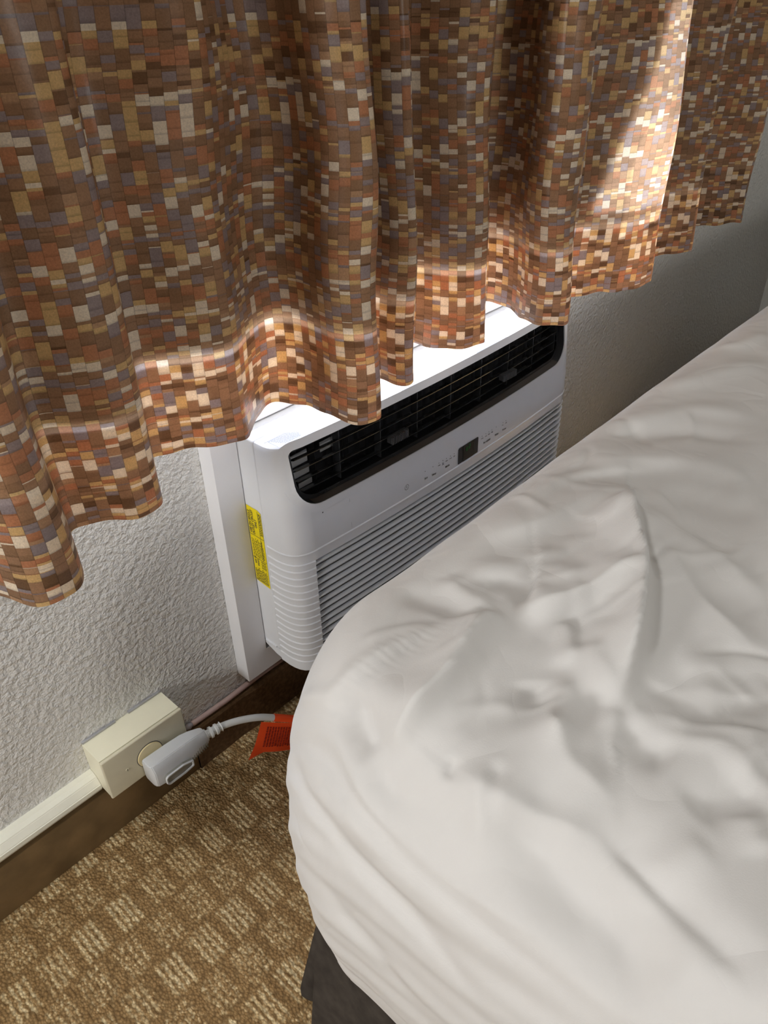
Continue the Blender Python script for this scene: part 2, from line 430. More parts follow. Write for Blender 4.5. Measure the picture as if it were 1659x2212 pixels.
# ------------------------------------------------------------------ bed and its sheet
BX0, BY0, BA, ZT, ZM, ZB, BR = -0.249, -0.3205, 0.0933, 0.556, 0.354, 0.26, 0.0813
bed = empty('bed', (0.8, -1.1, 0.0), 'bed with a dark skirt below the white sheet, next to the air conditioner', 'bed')
def rounded_slab(x0, x1, y0, y1, z0, z1, r, n=10, e=0.0):
    pts = []
    for cx, cy, a0 in ((x1 - r, y1 - r, 0), (x0 + r, y1 - r, 90), (x0 + r, y0 + r, 180), (x1 - r, y0 + r, 270)):
        for k in range(n + 1):
            a = math.radians(a0 + 90 * k / n); pts.append((cx + r * math.cos(a), cy + r * math.sin(a)))
    m = len(pts); v = []; f = []
    rows = [(z0, -e), (z0 + e, 0), (z1 - e, 0), (z1, -e)]
    ccx, ccy = (x0 + x1) / 2, (y0 + y1) / 2
    for z, o in rows:
        for x, y in pts:
            v.append((x + (o if x > ccx else -o), y + (o if y > ccy else -o), z))
    for i in range(3):
        for k in range(m): f.append((i * m + k, i * m + (k + 1) % m, (i + 1) * m + (k + 1) % m, (i + 1) * m + k))
    f.append(tuple(range(m))[::-1]); f.append(tuple(range(3 * m, 4 * m)))
    return mesh(v, f)
link('mattress', rounded_slab(BX0 + .045, 1.82, -2.02, BY0 - .045, 0.30, 0.525, 0.12, e=0.05), M_MATTRESS, bed, True)
link('box_spring', rounded_slab(BX0 + .065, 1.78, -1.98, BY0 - .065, 0.07, 0.298, 0.08, e=0.004), M_WOOD, bed)

# skirt: two cloth panels that part at the bed corner, each hanging to the carpet in loose pleats
def skirt(bottom, top, n=160, wave=0.006, free=0.0):
    B = catmull(bottom, 10); T = catmull(top, 10)
    def res(P):
        s = np.r_[0, np.cumsum(np.hypot(*np.diff(P, axis=0).T))]; q = np.linspace(0, s[-1], n) ** 1.0
        return np.stack([np.interp(q, s, P[:, 0]), np.interp(q, s, P[:, 1])], 1), q
    B, sb = res(B); T, st = res(T)
    d = np.gradient(B, axis=0); d /= np.linalg.norm(d, axis=1)[:, None]; Nn = np.stack([-d[:, 1], d[:, 0]], 1)
    v = []; f = []; nz = 20
    for i in range(n):
        w = wave * math.sin(sb[i] * 27 + 1) + wave * .4 * math.sin(sb[i] * 63)
        w *= min(1, sb[i] / .08)
        for j in range(nz + 1):
            t = j / nz
            x = T[i] * (1 - t) + B[i] * t + Nn[i] * w * t
            v.append((x[0], x[1], 0.275 * (1 - t) + 0.002))
    for i in range(n - 1):
        for j in range(nz):
            a = i * (nz + 1) + j; f.append((a, a + 1, a + nz + 2, a + nz + 1))
    return mesh(v, f)
link('skirt', skirt([(-.252, -.416), (-.250, -.46), (-.246, -.60), (-.25, -1.0), (-.25, -1.92)], [(-.200, -.405), (-.203, -.46), (-.203, -.60), (-.203, -1.0), (-.203, -1.92)]), M_SKIRT, bed, True)
link('skirt', skirt([(-.196, -.415), (-.206, -.385), (-.214, -.360), (-.185, -.350), (-.10, -.352), (.2, -.350), (.9, -.352), (1.72, -.352)],
                    [(-.168, -.420), (-.172, -.408), (-.172, -.396), (-.155, -.380), (-.09, -.378), (.2, -.378), (.9, -.378), (1.72, -.378)], 220, 0.004), M_SKIRT, bed, True)

FOLDS=[
 (0.044, 0.008, 0.03, [(0.183, -0.475), (0.099, -0.52), (0.054, -0.553), (0.018, -0.571), (-0.018, -0.586), (-0.048, -0.595), (-0.078, -0.604), (-0.093, -0.613)]),
 (0.01, 0.01, 0.02, [(0.192, -0.472), (0.135, -0.493), (0.096, -0.499), (0.087, -0.493)]),
 (0.019, 0.045, 0.01, [(-0.033, -0.481), (-0.03, -0.502), (0.0, -0.526), (0.054, -0.559)]),
 (0.022, 0.01, 0.024, [(-0.033, -0.487), (-0.06, -0.484), (-0.084, -0.487), (-0.108, -0.493), (-0.138, -0.499), (-0.165, -0.499), (-0.183, -0.499), (-0.201, -0.502), (-0.21, -0.505)]),
 (0.006, 0.006, 0.01, [(-0.021, -0.526), (-0.048, -0.547), (-0.069, -0.559)]),
 (0.006, 0.007, 0.012, [(-0.036, -0.556), (-0.054, -0.571), (-0.063, -0.586), (-0.075, -0.601)]),
 (0.007, 0.012, 0.01, [(-0.069, -0.574), (-0.084, -0.568), (-0.099, -0.571), (-0.12, -0.583), (-0.135, -0.598)]),
 (-0.005, 0.01, 0.01, [(-0.09, -0.544), (-0.099, -0.553), (-0.108, -0.565)]),
 (0.008, 0.03, 0.012, [(0.021, -0.4), (0.072, -0.436), (0.135, -0.451), (0.198, -0.469)]),
 (0.004, 0.012, 0.008, [(0.015, -0.451), (0.045, -0.478), (0.09, -0.493)]),
 (0.006, 0.02, 0.008, [(-0.039, -0.439), (-0.006, -0.454), (0.012, -0.499), (0.042, -0.52)]),
 (-0.004, 0.01, 0.01, [(-0.048, -0.427), (-0.006, -0.466), (0.018, -0.514)]),
 (0.004, 0.012, 0.008, [(0.09, -0.412), (0.15, -0.412), (0.198, -0.436), (0.246, -0.475)]),
 (-0.004, 0.012, 0.012, [(-0.072, -0.394), (-0.072, -0.433), (-0.069, -0.463), (-0.054, -0.475)]),
 (0.006, 0.02, 0.01, [(-0.036, -0.418), (-0.048, -0.457), (-0.033, -0.475)]),
 (0.009, 0.012, 0.03, [(0.177, -0.49), (0.147, -0.535), (0.132, -0.586), (0.114, -0.637)]),
 (0.01, 0.012, 0.03, [(0.132, -0.523), (0.078, -0.589), (0.06, -0.628), (0.042, -0.664)]),
 (-0.004, 0.015, 0.02, [(0.21, -0.493), (0.219, -0.538), (0.231, -0.595)]),
 (0.005, 0.02, 0.015, [(-0.006, -0.61), (0.003, -0.631), (-0.018, -0.649), (-0.024, -0.658)]),
 (-0.004, 0.02, 0.02, [(0.018, -0.64), (0.003, -0.661), (-0.012, -0.685)]),
 (0.004, 0.015, 0.01, [(-0.081, -0.613), (-0.066, -0.628), (-0.045, -0.646)]),
 (0.007, 0.03, 0.015, [(0.183, -0.391), (0.252, -0.46), (0.279, -0.523), (0.291, -0.571)]),
 (0.005, 0.02, 0.015, [(0.279, -0.358), (0.33, -0.409), (0.399, -0.454), (0.429, -0.52)]),
 (0.005, 0.02, 0.015, [(0.411, -0.367), (0.456, -0.406), (0.54, -0.442), (0.6, -0.454)]),
 (-0.004, 0.015, 0.015, [(0.258, -0.403), (0.327, -0.451), (0.372, -0.541)]),
 (0.004, 0.012, 0.01, [(0.591, -0.37), (0.615, -0.412), (0.687, -0.421)]),
 (-0.019, 0.045, 0.018, [(-0.192, -0.571), (-0.198, -0.619), (-0.21, -0.655), (-0.222, -0.706), (-0.228, -0.718)]),
 (0.01, 0.012, 0.025, [(-0.186, -0.538), (-0.183, -0.574), (-0.177, -0.607), (-0.162, -0.652)]),
 (0.01, 0.012, 0.025, [(-0.108, -0.565), (-0.135, -0.601), (-0.138, -0.631), (-0.135, -0.64)]),
 (-0.007, 0.016, 0.007, [(-0.153, -0.634), (-0.165, -0.673), (-0.174, -0.703), (-0.183, -0.739), (-0.189, -0.754)]),
 (0.003, 0.01, 0.01, [(-0.168, -0.676), (-0.15, -0.685), (-0.126, -0.697)]),
 (-0.006, 0.012, 0.012, [(-0.117, -0.676), (-0.09, -0.688), (-0.066, -0.694)]),
 (-0.006, 0.01, 0.015, [(-0.078, -0.61), (-0.087, -0.628), (-0.087, -0.646), (-0.087, -0.655)]),
 (0.004, 0.01, 0.01, [(-0.093, -0.7), (-0.105, -0.712), (-0.114, -0.724)]),
 (0.008, 0.015, 0.03, [(-0.027, -0.673), (-0.051, -0.688), (-0.054, -0.7)]),
 (-0.003, 0.004, 0.004, [(-0.177, -0.541), (-0.195, -0.544)]),
 (-0.003, 0.004, 0.004, [(-0.162, -0.565), (-0.201, -0.586)]),
 (-0.006, 0.012, 0.006, [(-0.252, -0.31), (-0.276, -0.403), (-0.288, -0.469), (-0.297, -0.517), (-0.306, -0.583), (-0.324, -0.634)]),
 (-0.007, 0.016, 0.007, [(-0.231, -0.367), (-0.243, -0.481), (-0.255, -0.535), (-0.255, -0.589), (-0.255, -0.658), (-0.261, -0.688)]),
 (0.011, 0.012, 0.03, [(-0.222, -0.433), (-0.231, -0.478), (-0.243, -0.514), (-0.246, -0.565), (-0.24, -0.616), (-0.237, -0.649), (-0.237, -0.679)]),
 (-0.004, 0.01, 0.01, [(-0.216, -0.517), (-0.213, -0.55), (-0.201, -0.583)]),
 (-0.003, 0.01, 0.01, [(-0.354, -0.43), (-0.366, -0.502), (-0.384, -0.544), (-0.411, -0.577)]),
 (-0.008, 0.02, 0.01, [(-0.18, -0.421), (-0.195, -0.439), (-0.207, -0.475), (-0.222, -0.514), (-0.228, -0.538)]),
 (-0.007, 0.02, 0.01, [(-0.174, -0.454), (-0.195, -0.457), (-0.213, -0.487)]),
 (0.004, 0.01, 0.006, [(-0.201, -0.328), (-0.192, -0.415), (-0.168, -0.433), (-0.141, -0.442), (-0.111, -0.451), (-0.072, -0.466)]),
]

def sheet():
    # profile walked from the flat top over the rounded edge and down the side
    hs, zs = [0.0], [ZT]
    for t in np.linspace(0, math.pi / 2, 60):
        hs.append(BR + BA * math.sin(t) ** (2 / 2.2)); zs.append(ZM + (ZT - ZM) * max(math.cos(t), 0) ** (2 / 2.2))
    for t in np.linspace(0, 1, 20)[1:]:
        hs.append(BR + BA * (1 - .11 * t ** 2)); zs.append(ZM + (ZB - ZM) * t)
    hs = np.array(hs); zs = np.array(zs)
    D = np.r_[0, np.cumsum(np.hypot(np.diff(hs), np.diff(zs)))]
    umin = BX0 + BA + BR - D[-1]; vmax = BY0 - BA - BR + D[-1]
    us = np.r_[np.arange(umin, 0.86, 0.003), np.arange(0.86, 1.80, 0.02)]
    vs = np.r_[np.arange(vmax, -0.86, -0.003), np.arange(-0.86, -2.0, -0.02)]
    U, V = np.meshgrid(us, vs)
    def surf(u, v):
        qx = np.maximum(u, BX0 + BA + BR); qy = np.minimum(v, BY0 - BA - BR)
        dx = u - qx; dy = v - qy; d = np.hypot(dx, dy); dd = np.where(d > 1e-9, d, 1)
        dc = np.minimum(d, D[-1])
        h = np.interp(dc, D, hs); z = np.interp(dc, D, zs)
        return np.stack([qx + dx / dd * h, qy + dy / dd * h, z], -1)
    P = surf(U, V)
    e = 1e-3
    n = np.cross(surf(U + e, V) - P, surf(U, V + e) - P); n /= np.maximum(np.linalg.norm(n, axis=-1, keepdims=True), 1e-12)
    H = np.zeros_like(U)
    rs = np.random.RandomState(11)
    small = []
    for q in range(46):
        cx_, cy_ = rs.uniform(-.17, .42), rs.uniform(-.70, -.40)
        a0 = math.atan2(cy_ + .55, cx_ + .04) + rs.uniform(-.9, .9); l_ = rs.uniform(.02, .055)
        bend = rs.uniform(-.35, .35)
        pts_ = [(cx_ + l_ * s * math.cos(a0 + bend * s), cy_ + l_ * s * math.sin(a0 + bend * s)) for s in (-1, -.3, .4, 1)]
        w_ = rs.uniform(.004, .008)
        small.append((rs.choice([-1, 1]) * rs.uniform(.0010, .0022), w_, w_ * rs.uniform(.6, 1.3), pts_))
    for h, wl, wr, pts in FOLDS + small:
        c = catmull(pts, 8) if len(pts) > 2 else np.array([np.array(pts[0]) * (1 - t) + np.array(pts[1]) * t for t in np.linspace(0, 1, 8)])
        seg = np.diff(c, axis=0); L = np.r_[0, np.cumsum(np.hypot(seg[:, 0], seg[:, 1]))]
        best = np.full(U.shape, 1e9); side = np.zeros_like(U); par = np.zeros_like(U)
        pad = 4 * max(wl, wr)
        box = (U > c[:, 0].min() - pad) & (U < c[:, 0].max() + pad) & (V > c[:, 1].min() - pad) & (V < c[:, 1].max() + pad)
        u_, v_ = U[box], V[box]; b_ = best[box]; s_ = side[box]; p_ = par[box]
        for i in range(len(seg)):
            a = c[i]; sg = seg[i]; l2 = max(sg @ sg, 1e-12)
            t = np.clip(((u_ - a[0]) * sg[0] + (v_ - a[1]) * sg[1]) / l2, 0, 1)
            dx = u_ - a[0] - t * sg[0]; dy = v_ - a[1] - t * sg[1]; d = np.hypot(dx, dy)
            m = d < b_
            b_ = np.where(m, d, b_); s_ = np.where(m, np.sign(sg[0] * dy - sg[1] * dx), s_); p_ = np.where(m, L[i] + t * math.sqrt(l2), p_)
        tt = p_ / L[-1]
        taper = np.clip(np.minimum(tt, 1 - tt) / 0.28, 0, 1); taper = taper * taper * (3 - 2 * taper)
        if abs(h) > 0.012: taper = np.maximum(taper, 0.12)
        w = np.where(s_ > 0, wl, wr)
        q = b_ / w
        fall = np.exp(-q) * 0.55 + np.exp(-q * q) * 0.45 if abs(h) > 0.0095 and h > 0 else np.exp(-q * q * 0.8)
        H[box] += h * taper * fall
    # gathered stitches along the corner seam
    a = np.array((-0.205, -0.428)); b = np.array((-0.105, -0.452)); sg = b - a; l = np.linalg.norm(sg)
    tq = ((U - a[0]) * sg[0] + (V - a[1]) * sg[1]) / l; dq = ((U - a[0]) * -sg[1] + (V - a[1]) * sg[0]) / l
    win = np.exp(-((tq - l / 2) / (l * .62)) ** 4) * np.exp(-((dq + .004) / 0.011) ** 2)
    H += 0.0009 * win * np.sin((tq + 0.3 * dq) * 2 * math.pi / 0.0075)
    # broad softness of the loose cloth
    rng = np.random.RandomState(3)
    for k in range(46):
        ang = rng.uniform(0, math.pi); f = rng.uniform(12, 75); ph = rng.uniform(0, 6.28)
        H += (0.016 / f) * np.sin((U * math.cos(ang) + V * math.sin(ang)) * f + ph + 1.3 * np.sin(U * 9 + k) + 1.1 * np.sin(V * 11 + 2 * k)) * 0.30
    # long pulls along the near flank
    dfl = np.clip((BX0 + BA - U) / 0.1, 0, 1)
    H += dfl * (0.0011 * np.sin(U * 110 + V * 16 + 2 * np.sin(V * 8)) + 0.0004 * np.sin(U * 260 + V * 24))
    P = P + n * H[..., None]
    nv, nu = U.shape
    verts = P.reshape(-1, 3)
    dmax = np.hypot(np.minimum(U - (BX0 + BA + BR), 0), np.maximum(V - (BY0 - BA - BR), 0)) <= D[-1] + 0.002
    idx = np.arange(nv * nu).reshape(nv, nu)
    ok = dmax[:-1, :-1] & dmax[1:, :-1] & dmax[:-1, 1:] & dmax[1:, 1:]
    A = idx[:-1, :-1][ok]; B = idx[:-1, 1:][ok]; C_ = idx[1:, 1:][ok]; Dd = idx[1:, :-1][ok]
    faces = np.stack([A, Dd, C_, B], 1)
    used = np.unique(faces); remap = np.full(nv * nu, -1); remap[used] = np.arange(len(used))
    return mesh(verts[used], remap[faces].tolist())
sh = link('bed_sheet', sheet(), M_SHEET, None, True)
tag(sh, 'rumpled white cotton sheet stretched over the rounded bed corner', 'sheet')

# ------------------------------------------------------------------ curtain
HEM = 0.58
PLAN = [(-0.42, -0.115), (-0.385, -0.105), (-0.350, -0.125), (-0.325, -0.165), (-0.300, -0.214), (-0.277, -0.224), (-0.258, -0.212),
        (-0.244, -0.176), (-0.236, -0.148), (-0.222, -0.140), (-0.200, -0.158), (-0.175, -0.172), (-0.150, -0.168), (-0.133, -0.135), (-0.120, -0.100),
        (-0.102, -0.086), (-0.080, -0.098), (-0.058, -0.115), (-0.036, -0.127), (-0.018, -0.128), (0.000, -0.118), (0.022, -0.104), (0.045, -0.093), (0.064, -0.096),
        (0.076, -0.118), (0.076, -0.150), (0.074, -0.180), (0.086, -0.203), (0.108, -0.208), (0.124, -0.190), (0.131, -0.160),
        (0.138, -0.125), (0.152, -0.104), (0.170, -0.108), (0.181, -0.135), (0.184, -0.160), (0.195, -0.177), (0.208, -0.172), (0.216, -0.145),
        (0.226, -0.112), (0.245, -0.088), (0.272, -0.084), (0.292, -0.104), (0.303, -0.136), (0.320, -0.162), (0.344, -0.172), (0.366, -0.160), (0.380, -0.136),
        (0.394, -0.105), (0.418, -0.080), (0.450, -0.071), (0.474, -0.082), (0.480, -0.110), (0.470, -0.140), (0.452, -0.170), (0.448, -0.196), (0.464, -0.214), (0.490, -0.214),
        (0.512, -0.196), (0.530, -0.170), (0.552, -0.158), (0.582, -0.170), (0.612, -0.192), (0.645, -0.210), (0.680, -0.222), (0.708, -0.226), (0.732, -0.208),
        (0.752, -0.174), (0.778, -0.152), (0.815, -0.158), (0.850, -0.178), (0.882, -0.202), (0.908, -0.200), (0.932, -0.165), (0.962, -0.128), (1.005, -0.116),
        (1.045, -0.132), (1.085, -0.165), (1.118, -0.196), (1.132, -0.198)]
C0 = catmull(PLAN, 9)
def plan_at(z, off=0.0):
    """plan curve at height z; folds ease a little and wander as they rise"""
    t = max(0.0, z - HEM)
    P = C0.copy()
    ym = -0.150
    k = 1.0 - 0.14 * min(t / 0.6, 1.6)
    P[:, 1] = ym + (P[:, 1] - ym) * k
    P[:, 0] += 0.006 * np.sin(C0[:, 0] * 9 + t * 6.0) * min(t / .3, 1) + 0.002 * np.sin(t * 22 + C0[:, 0] * 20) * min(t / .2, 1)
    P[:, 1] += 0.004 * np.sin(t * 9 + C0[:, 0] * 14) * min(t / .25, 1) + 0.0015 * np.sin(t * 31 + C0[:, 0] * 33)
    if off:
        T = np.gradient(P, axis=0); T /= np.linalg.norm(T, axis=1)[:, None]
        P = P + np.stack([-T[:, 1], T[:, 0]], 1) * off
    return P
S0 = np.r_[0, np.cumsum(np.hypot(*np.diff(C0, axis=0).T))]
zs_c = list(np.arange(HEM, 1.12, 0.008)) + list(np.arange(1.12, 2.12, 0.03))
def drape(zlist, off, skip=None, wob=0.0):
    v = []; f = []; n = len(C0)
    for z in zlist:
        P = plan_at(z, off)
        zz = z
        for i in range(n):
            dz = wob * (0.002 * math.sin(S0[i] * 60) + 0.0012 * math.sin(S0[i] * 133)) * max(0, 1 - (z - HEM) / .05)
            v.append((P[i, 0], P[i, 1], zz + dz))
    for j in range(len(zlist) - 1):
        for i in range(n - 1):
            zc = (zlist[j] + zlist[j + 1]) / 2; xc = C0[i, 0]
            if skip and skip(xc, zc, i): continue
            f.append((j * n + i, j * n + i + 1, (j + 1) * n + i + 1, (j + 1) * n + i))
    me = mesh(v, f)
    uvl = me.uv_layers.new(name='UVMap')
    nn = n
    li = np.zeros(len(me.loops), int); me.loops.foreach_get('vertex_index', li)
    zl = np.array(zlist)
    uv = np.stack([S0[li % nn], zl[li // nn]], 1).astype(np.float32)
    uvl.data.foreach_set('uv', uv.ravel())
    return me
curtain = empty('curtain', (0.35, -0.15, HEM), 'brown patchwork-print curtain hanging in folds over the air conditioner', 'curtain')
link('fabric', drape(zs_c, 0.0, wob=1.0), M_CURTAIN, curtain, True)
link('hem', drape([z for z in zs_c if z < 0.683], 0.0016, wob=1.0), M_CURTAIN, curtain, True)
def gap(x, z, i):
    # the lining hangs open here and daylight reaches the printed cloth
    return 0.702 < z < 0.99 and 0.585 + max(0, z - 0.70) * 0.30 < x < 0.712 and 300 < i
link('lining', drape([0.684] + [z for z in zs_c if z > 0.685], 0.0055, gap), M_LINING, curtain, True)
box_obj('curtain_rod', (-0.55, 1.25, -0.17, -0.145, 2.12, 2.145), M_METAL, None, 0.004)
tag(bpy.data.objects['curtain_rod'], 'plain metal rod above the patchwork-print curtain', 'rod')

# ------------------------------------------------------------------ wall frame around the air conditioner
AX0, AX1 = 0.0395, 0.7025
AXC = (AX0 + AX1) / 2
FX0, FX1, FZ0, FZ1, FY = 0.0, 0.742, 0.1172, 0.5615, -0.0273
bm = bmesh.new()
outer = [(FX0, FZ0), (FX1, FZ0), (FX1, FZ1), (FX0, FZ1)]
inner = [(0.0392, 0.158), (0.7028, 0.158), (0.7028, 0.5265), (0.0392, 0.5265)]
vv = {}
for nm, pts in (('o', outer), ('i', inner)):
    for k, (x, z) in enumerate(pts):
        for y in (0, FY): vv[nm, k, y] = bm.verts.new((x, y, z))
for k in range(4):
    j = (k + 1) % 4
    for q in (((('o', k, FY), ('o', j, FY), ('i', j, FY), ('i', k, FY))), ((('o', k, 0), ('i', k, 0), ('i', j, 0), ('o', j, 0))),
              ((('o', k, 0), ('o', j, 0), ('o', j, FY), ('o', k, FY))), ((('i', k, 0), ('i', k, FY), ('i', j, FY), ('i', j, 0)))):
        bm.faces.new([vv[a] for a in q])
bmesh.ops.recalc_face_normals(bm, faces=bm.faces)
sharp = [e for e in bm.edges if len(e.link_faces) == 2 and e.calc_face_angle(0) > 0.5]
bmesh.ops.bevel(bm, geom=sharp, offset=0.0013, segments=2, profile=0.6, affect='EDGES')
fr = link('mounting_frame', bm_mesh(bm), M_TRIM); smooth_angle(fr, 40)
tag(fr, 'white rectangular trim frame on the wall around the air conditioner', 'frame')

# ------------------------------------------------------------------ air conditioner
ac = empty('air_conditioner', (AXC, -0.06, 0.1556), 'white wall air conditioner with black louvred vent and ribbed front grille', 'air conditioner')
cab = box_obj('cabinet', (AX0 + .0006, AX1 - .0006, -0.0605, 0.10, 0.176, 0.5245), M_PLASTIC, ac, 0.003, 3)
# sloping foot and raised ledge under the cabinet side
bm = bmesh.new()
prof = [(-0.004, 0.176), (-0.0605, 0.176), (-0.0605, 0.160), (-0.050, 0.161), (-0.030, 0.168)]
for x in (AX0 + .001, AX1 - .001):
    vs_ = [bm.verts.new((x, y, z)) for y, z in prof]; bm.faces.new(vs_)
bm.verts.ensure_lookup_table()
for k in range(5): bm.faces.new([bm.verts[k], bm.verts[(k + 1) % 5], bm.verts[5 + (k + 1) % 5], bm.verts[5 + k]])
link('base_pan', bm_mesh(bm), M_PLASTIC, ac)
box_obj('ledge', (AX0 - .0016, AX0 + .004, -0.0535, -0.029, 0.1765, 0.1800), M_PLASTIC, ac, 0.0013)

def front_plan():
    left = [(AX0, -0.0615), (AX0, -0.070), (AX0, -0.0785), (0.0406, -0.088), (0.0428, -0.0965), (0.0467, -0.1042), (0.0520, -0.1098), (0.0585, -0.1137), (0.066, -0.1163), (0.0735, -0.1178)]
    pts = [(x, y, 0) for x, y in left]
    pts.append((0.0744, -0.1179, 1))
    for x in np.linspace(0.080, 2 * AXC - 0.080, 44): pts.append((x, -0.118 - 0.0105 * max(0, 1 - ((x - AXC) / 0.292) ** 2), 1))
    for x, y in left[::-1]: pts.append((2 * AXC - x, y, 1 if y < -0.09 else 0))
    return np.array(pts)
FP = front_plan()
def face_y(x, z):
    y = np.interp(x, FP[:, 0], FP[:, 1])
    return y + max(0.0, (z - 0.40)) / 0.125 * 0.011
TF = np.gradient(FP[:, :2], axis=0); TF /= np.linalg.norm(TF, axis=1)[:, None]
NF = np.stack([TF[:, 1], -TF[:, 0]], 1)       # outward normal
PITCH = 0.01171
ribs = [0.3680, 0.3520] + [0.3520 - PITCH * k for k in range(1, 16)]
rows = [(0.1556, 'e', .003), (0.1570, 'e', .0008), (0.1585, 'e', 0)]
zlist = []
bottom = ribs[-1]
zlist += [(0.1556, -.003, -.003), (0.1572, -.0008, -.0008), (0.1585, 0, 0), (bottom - .0012, 0.0, 0.0)]
GAP, DEEP = 0.0050, -0.0062
for k in range(len(ribs) - 1, -1, -1):
    zr = ribs[k]
    g_open = k >= 1
    zlist.append((zr - 0.0009, 0.0007, 0.0008 if not g_open else DEEP))
    zlist.append((zr, 0.0, 0.0 if not g_open else DEEP))
    zlist.append((zr + 0.0004, -0.0005, 0.0002 if k == 1 else (-0.0034 if g_open else -0.0006)))
    if k > 0:
        up = ribs[k - 1] - zr
        if k >= 2:
            # slat: lip at the top, face leaning inwards going down; dark slot above it
            zlist.append((zr + up - GAP - 0.0016, 0.0002, -0.0006))
            zlist.append((zr + up - GAP - 0.0008, 0.0002, 0.0008))
            zlist.append((zr + up - GAP, 0.0003, 0.0006))
            zlist.append((zr + up - GAP + 0.0004, 0.0004, DEEP))
        else:
            zlist.append((zr + 0.003, 0.0, 0.0004)); zlist.append((zr + up - .002, 0.0002, 0.0004))
for z in (0.372, 0.385, 0.40, 0.44, 0.48, 0.515, 0.5205): zlist.append((z, 0, 0))
zlist += [(0.5235, -0.0012, -0.0012), (0.5248, -0.0035, -0.0035)]
zlist.sort(key=lambda r: r[0])
v = []; f = []; n = len(FP)
for z, oc, og in zlist:
    back = max(0.0, z - 0.40) / 0.125 * 0.011
    for i in range(n):
        x, y, g = FP[i]
        o = og if g > .5 else oc
        bk = back * min(1, max(0, (-y - 0.0785) / 0.03))
        v.append((x + NF[i, 0] * o, y + NF[i, 1] * o + bk, z))
for j in range(len(zlist) - 1):
    for i in range(n):
        i2 = (i + 1) % n
        f.append((j * n + i, j * n + i2, (j + 1) * n + i2, (j + 1) * n + i))
f.append(tuple(range(n))[::-1]); f.append(tuple(range((len(zlist) - 1) * n, len(zlist) * n)))
me = mesh(v, f)
bm = bmesh.new(); bm.from_mesh(me); bmesh.ops.recalc_face_normals(bm, faces=bm.faces); bm.to_mesh(me); bm.free()
panel = link('front_panel', me, M_PLASTIC, ac)
me.materials.append(plain('dark_filter', (0.07, 0.065, 0.06), 0.9))
for p_ in me.polygons:
    if p_.index < (len(zlist) - 1) * n:
        j, i = divmod(p_.index, n); i2 = (i + 1) % n
        if FP[i][2] > .5 and FP[i2][2] > .5 and zlist[j][2] == DEEP and zlist[j + 1][2] == DEEP: p_.material_index = 1

def rrect(pts, radii, n=8):
    """rounded polygon in (x, z)"""
    out = []
    m = len(pts)
    for i in range(m):
        p = np.array(pts[i], float); a = np.array(pts[i - 1], float) - p; b = np.array(pts[(i + 1) % m], float) - p
        a /= np.linalg.norm(a); b /= np.linalg.norm(b); r = radii[i]
        ang = math.acos(np.clip(a @ b, -1, 1)); d = r / math.tan(ang / 2)
        s, e = p + a * d, p + b * d
        c = p + (a + b) / np.linalg.norm(a + b) * r / math.sin(ang / 2)
        a0 = math.atan2(*(s - c)[::-1]); a1 = math.atan2(*(e - c)[::-1]); da = (a1 - a0 + math.pi) % (2 * math.pi) - math.pi
        for k in range(n + 1):
            t = a0 + da * k / n; out.append(c + r * np.array((math.cos(t), math.sin(t))))
    return np.array(out)
VENT_P = [(0.0565, 0.5195), (0.0600, 0.4330), (0.6700, 0.4330), (0.6640, 0.5195)]
VENT_R = [0.008, 0.040, 0.032, 0.020]
def dense(P, step=0.012):
    out = []
    for i in range(len(P)):
        a = P[i]; b = P[(i + 1) % len(P)]; l = np.linalg.norm(b - a); k = max(1, int(l / step))
        for q in range(k): out.append(a + (b - a) * q / k)
    return np.array(out)
vent = dense(rrect(VENT_P, VENT_R))
def inset(P, d):
    c = np.array([(VENT_P[0][0] + VENT_P[2][0]) / 2, 0.476])
    T = np.roll(P, -1, 0) - np.roll(P, 1, 0); T /= np.linalg.norm(T, axis=1)[:, None]
    Nn = np.stack([-T[:, 1], T[:, 0]], 1)
    s = np.sign(((c - P) * Nn).sum(1).mean())
    return P + Nn * d * s
# cut the vent opening out of the solid front
m = len(vent)
cv = [(x, -0.20, z) for x, z in vent] + [(x, -0.068, z) for x, z in vent]
cf = [tuple(range(m)), tuple(range(m, 2 * m))[::-1]] + [(i, m + i, m + (i + 1) % m, (i + 1) % m) for i in range(m)]
cme = mesh(cv, cf); b_ = bmesh.new(); b_.from_mesh(cme); bmesh.ops.recalc_face_normals(b_, faces=b_.faces); b_.to_mesh(cme); b_.free()
cutter = link('cutter', cme)
md = panel.modifiers.new('cut', 'BOOLEAN'); md.operation = 'DIFFERENCE'; md.solver = 'EXACT'; md.object = cutter
bpy.context.view_layer.update()
dg = bpy.context.evaluated_depsgraph_get()
res = bpy.data.meshes.new_from_object(panel.evaluated_get(dg))
panel.modifiers.clear(); panel.data = res
bpy.data.objects.remove(cutter)
smooth_angle(panel, 28)

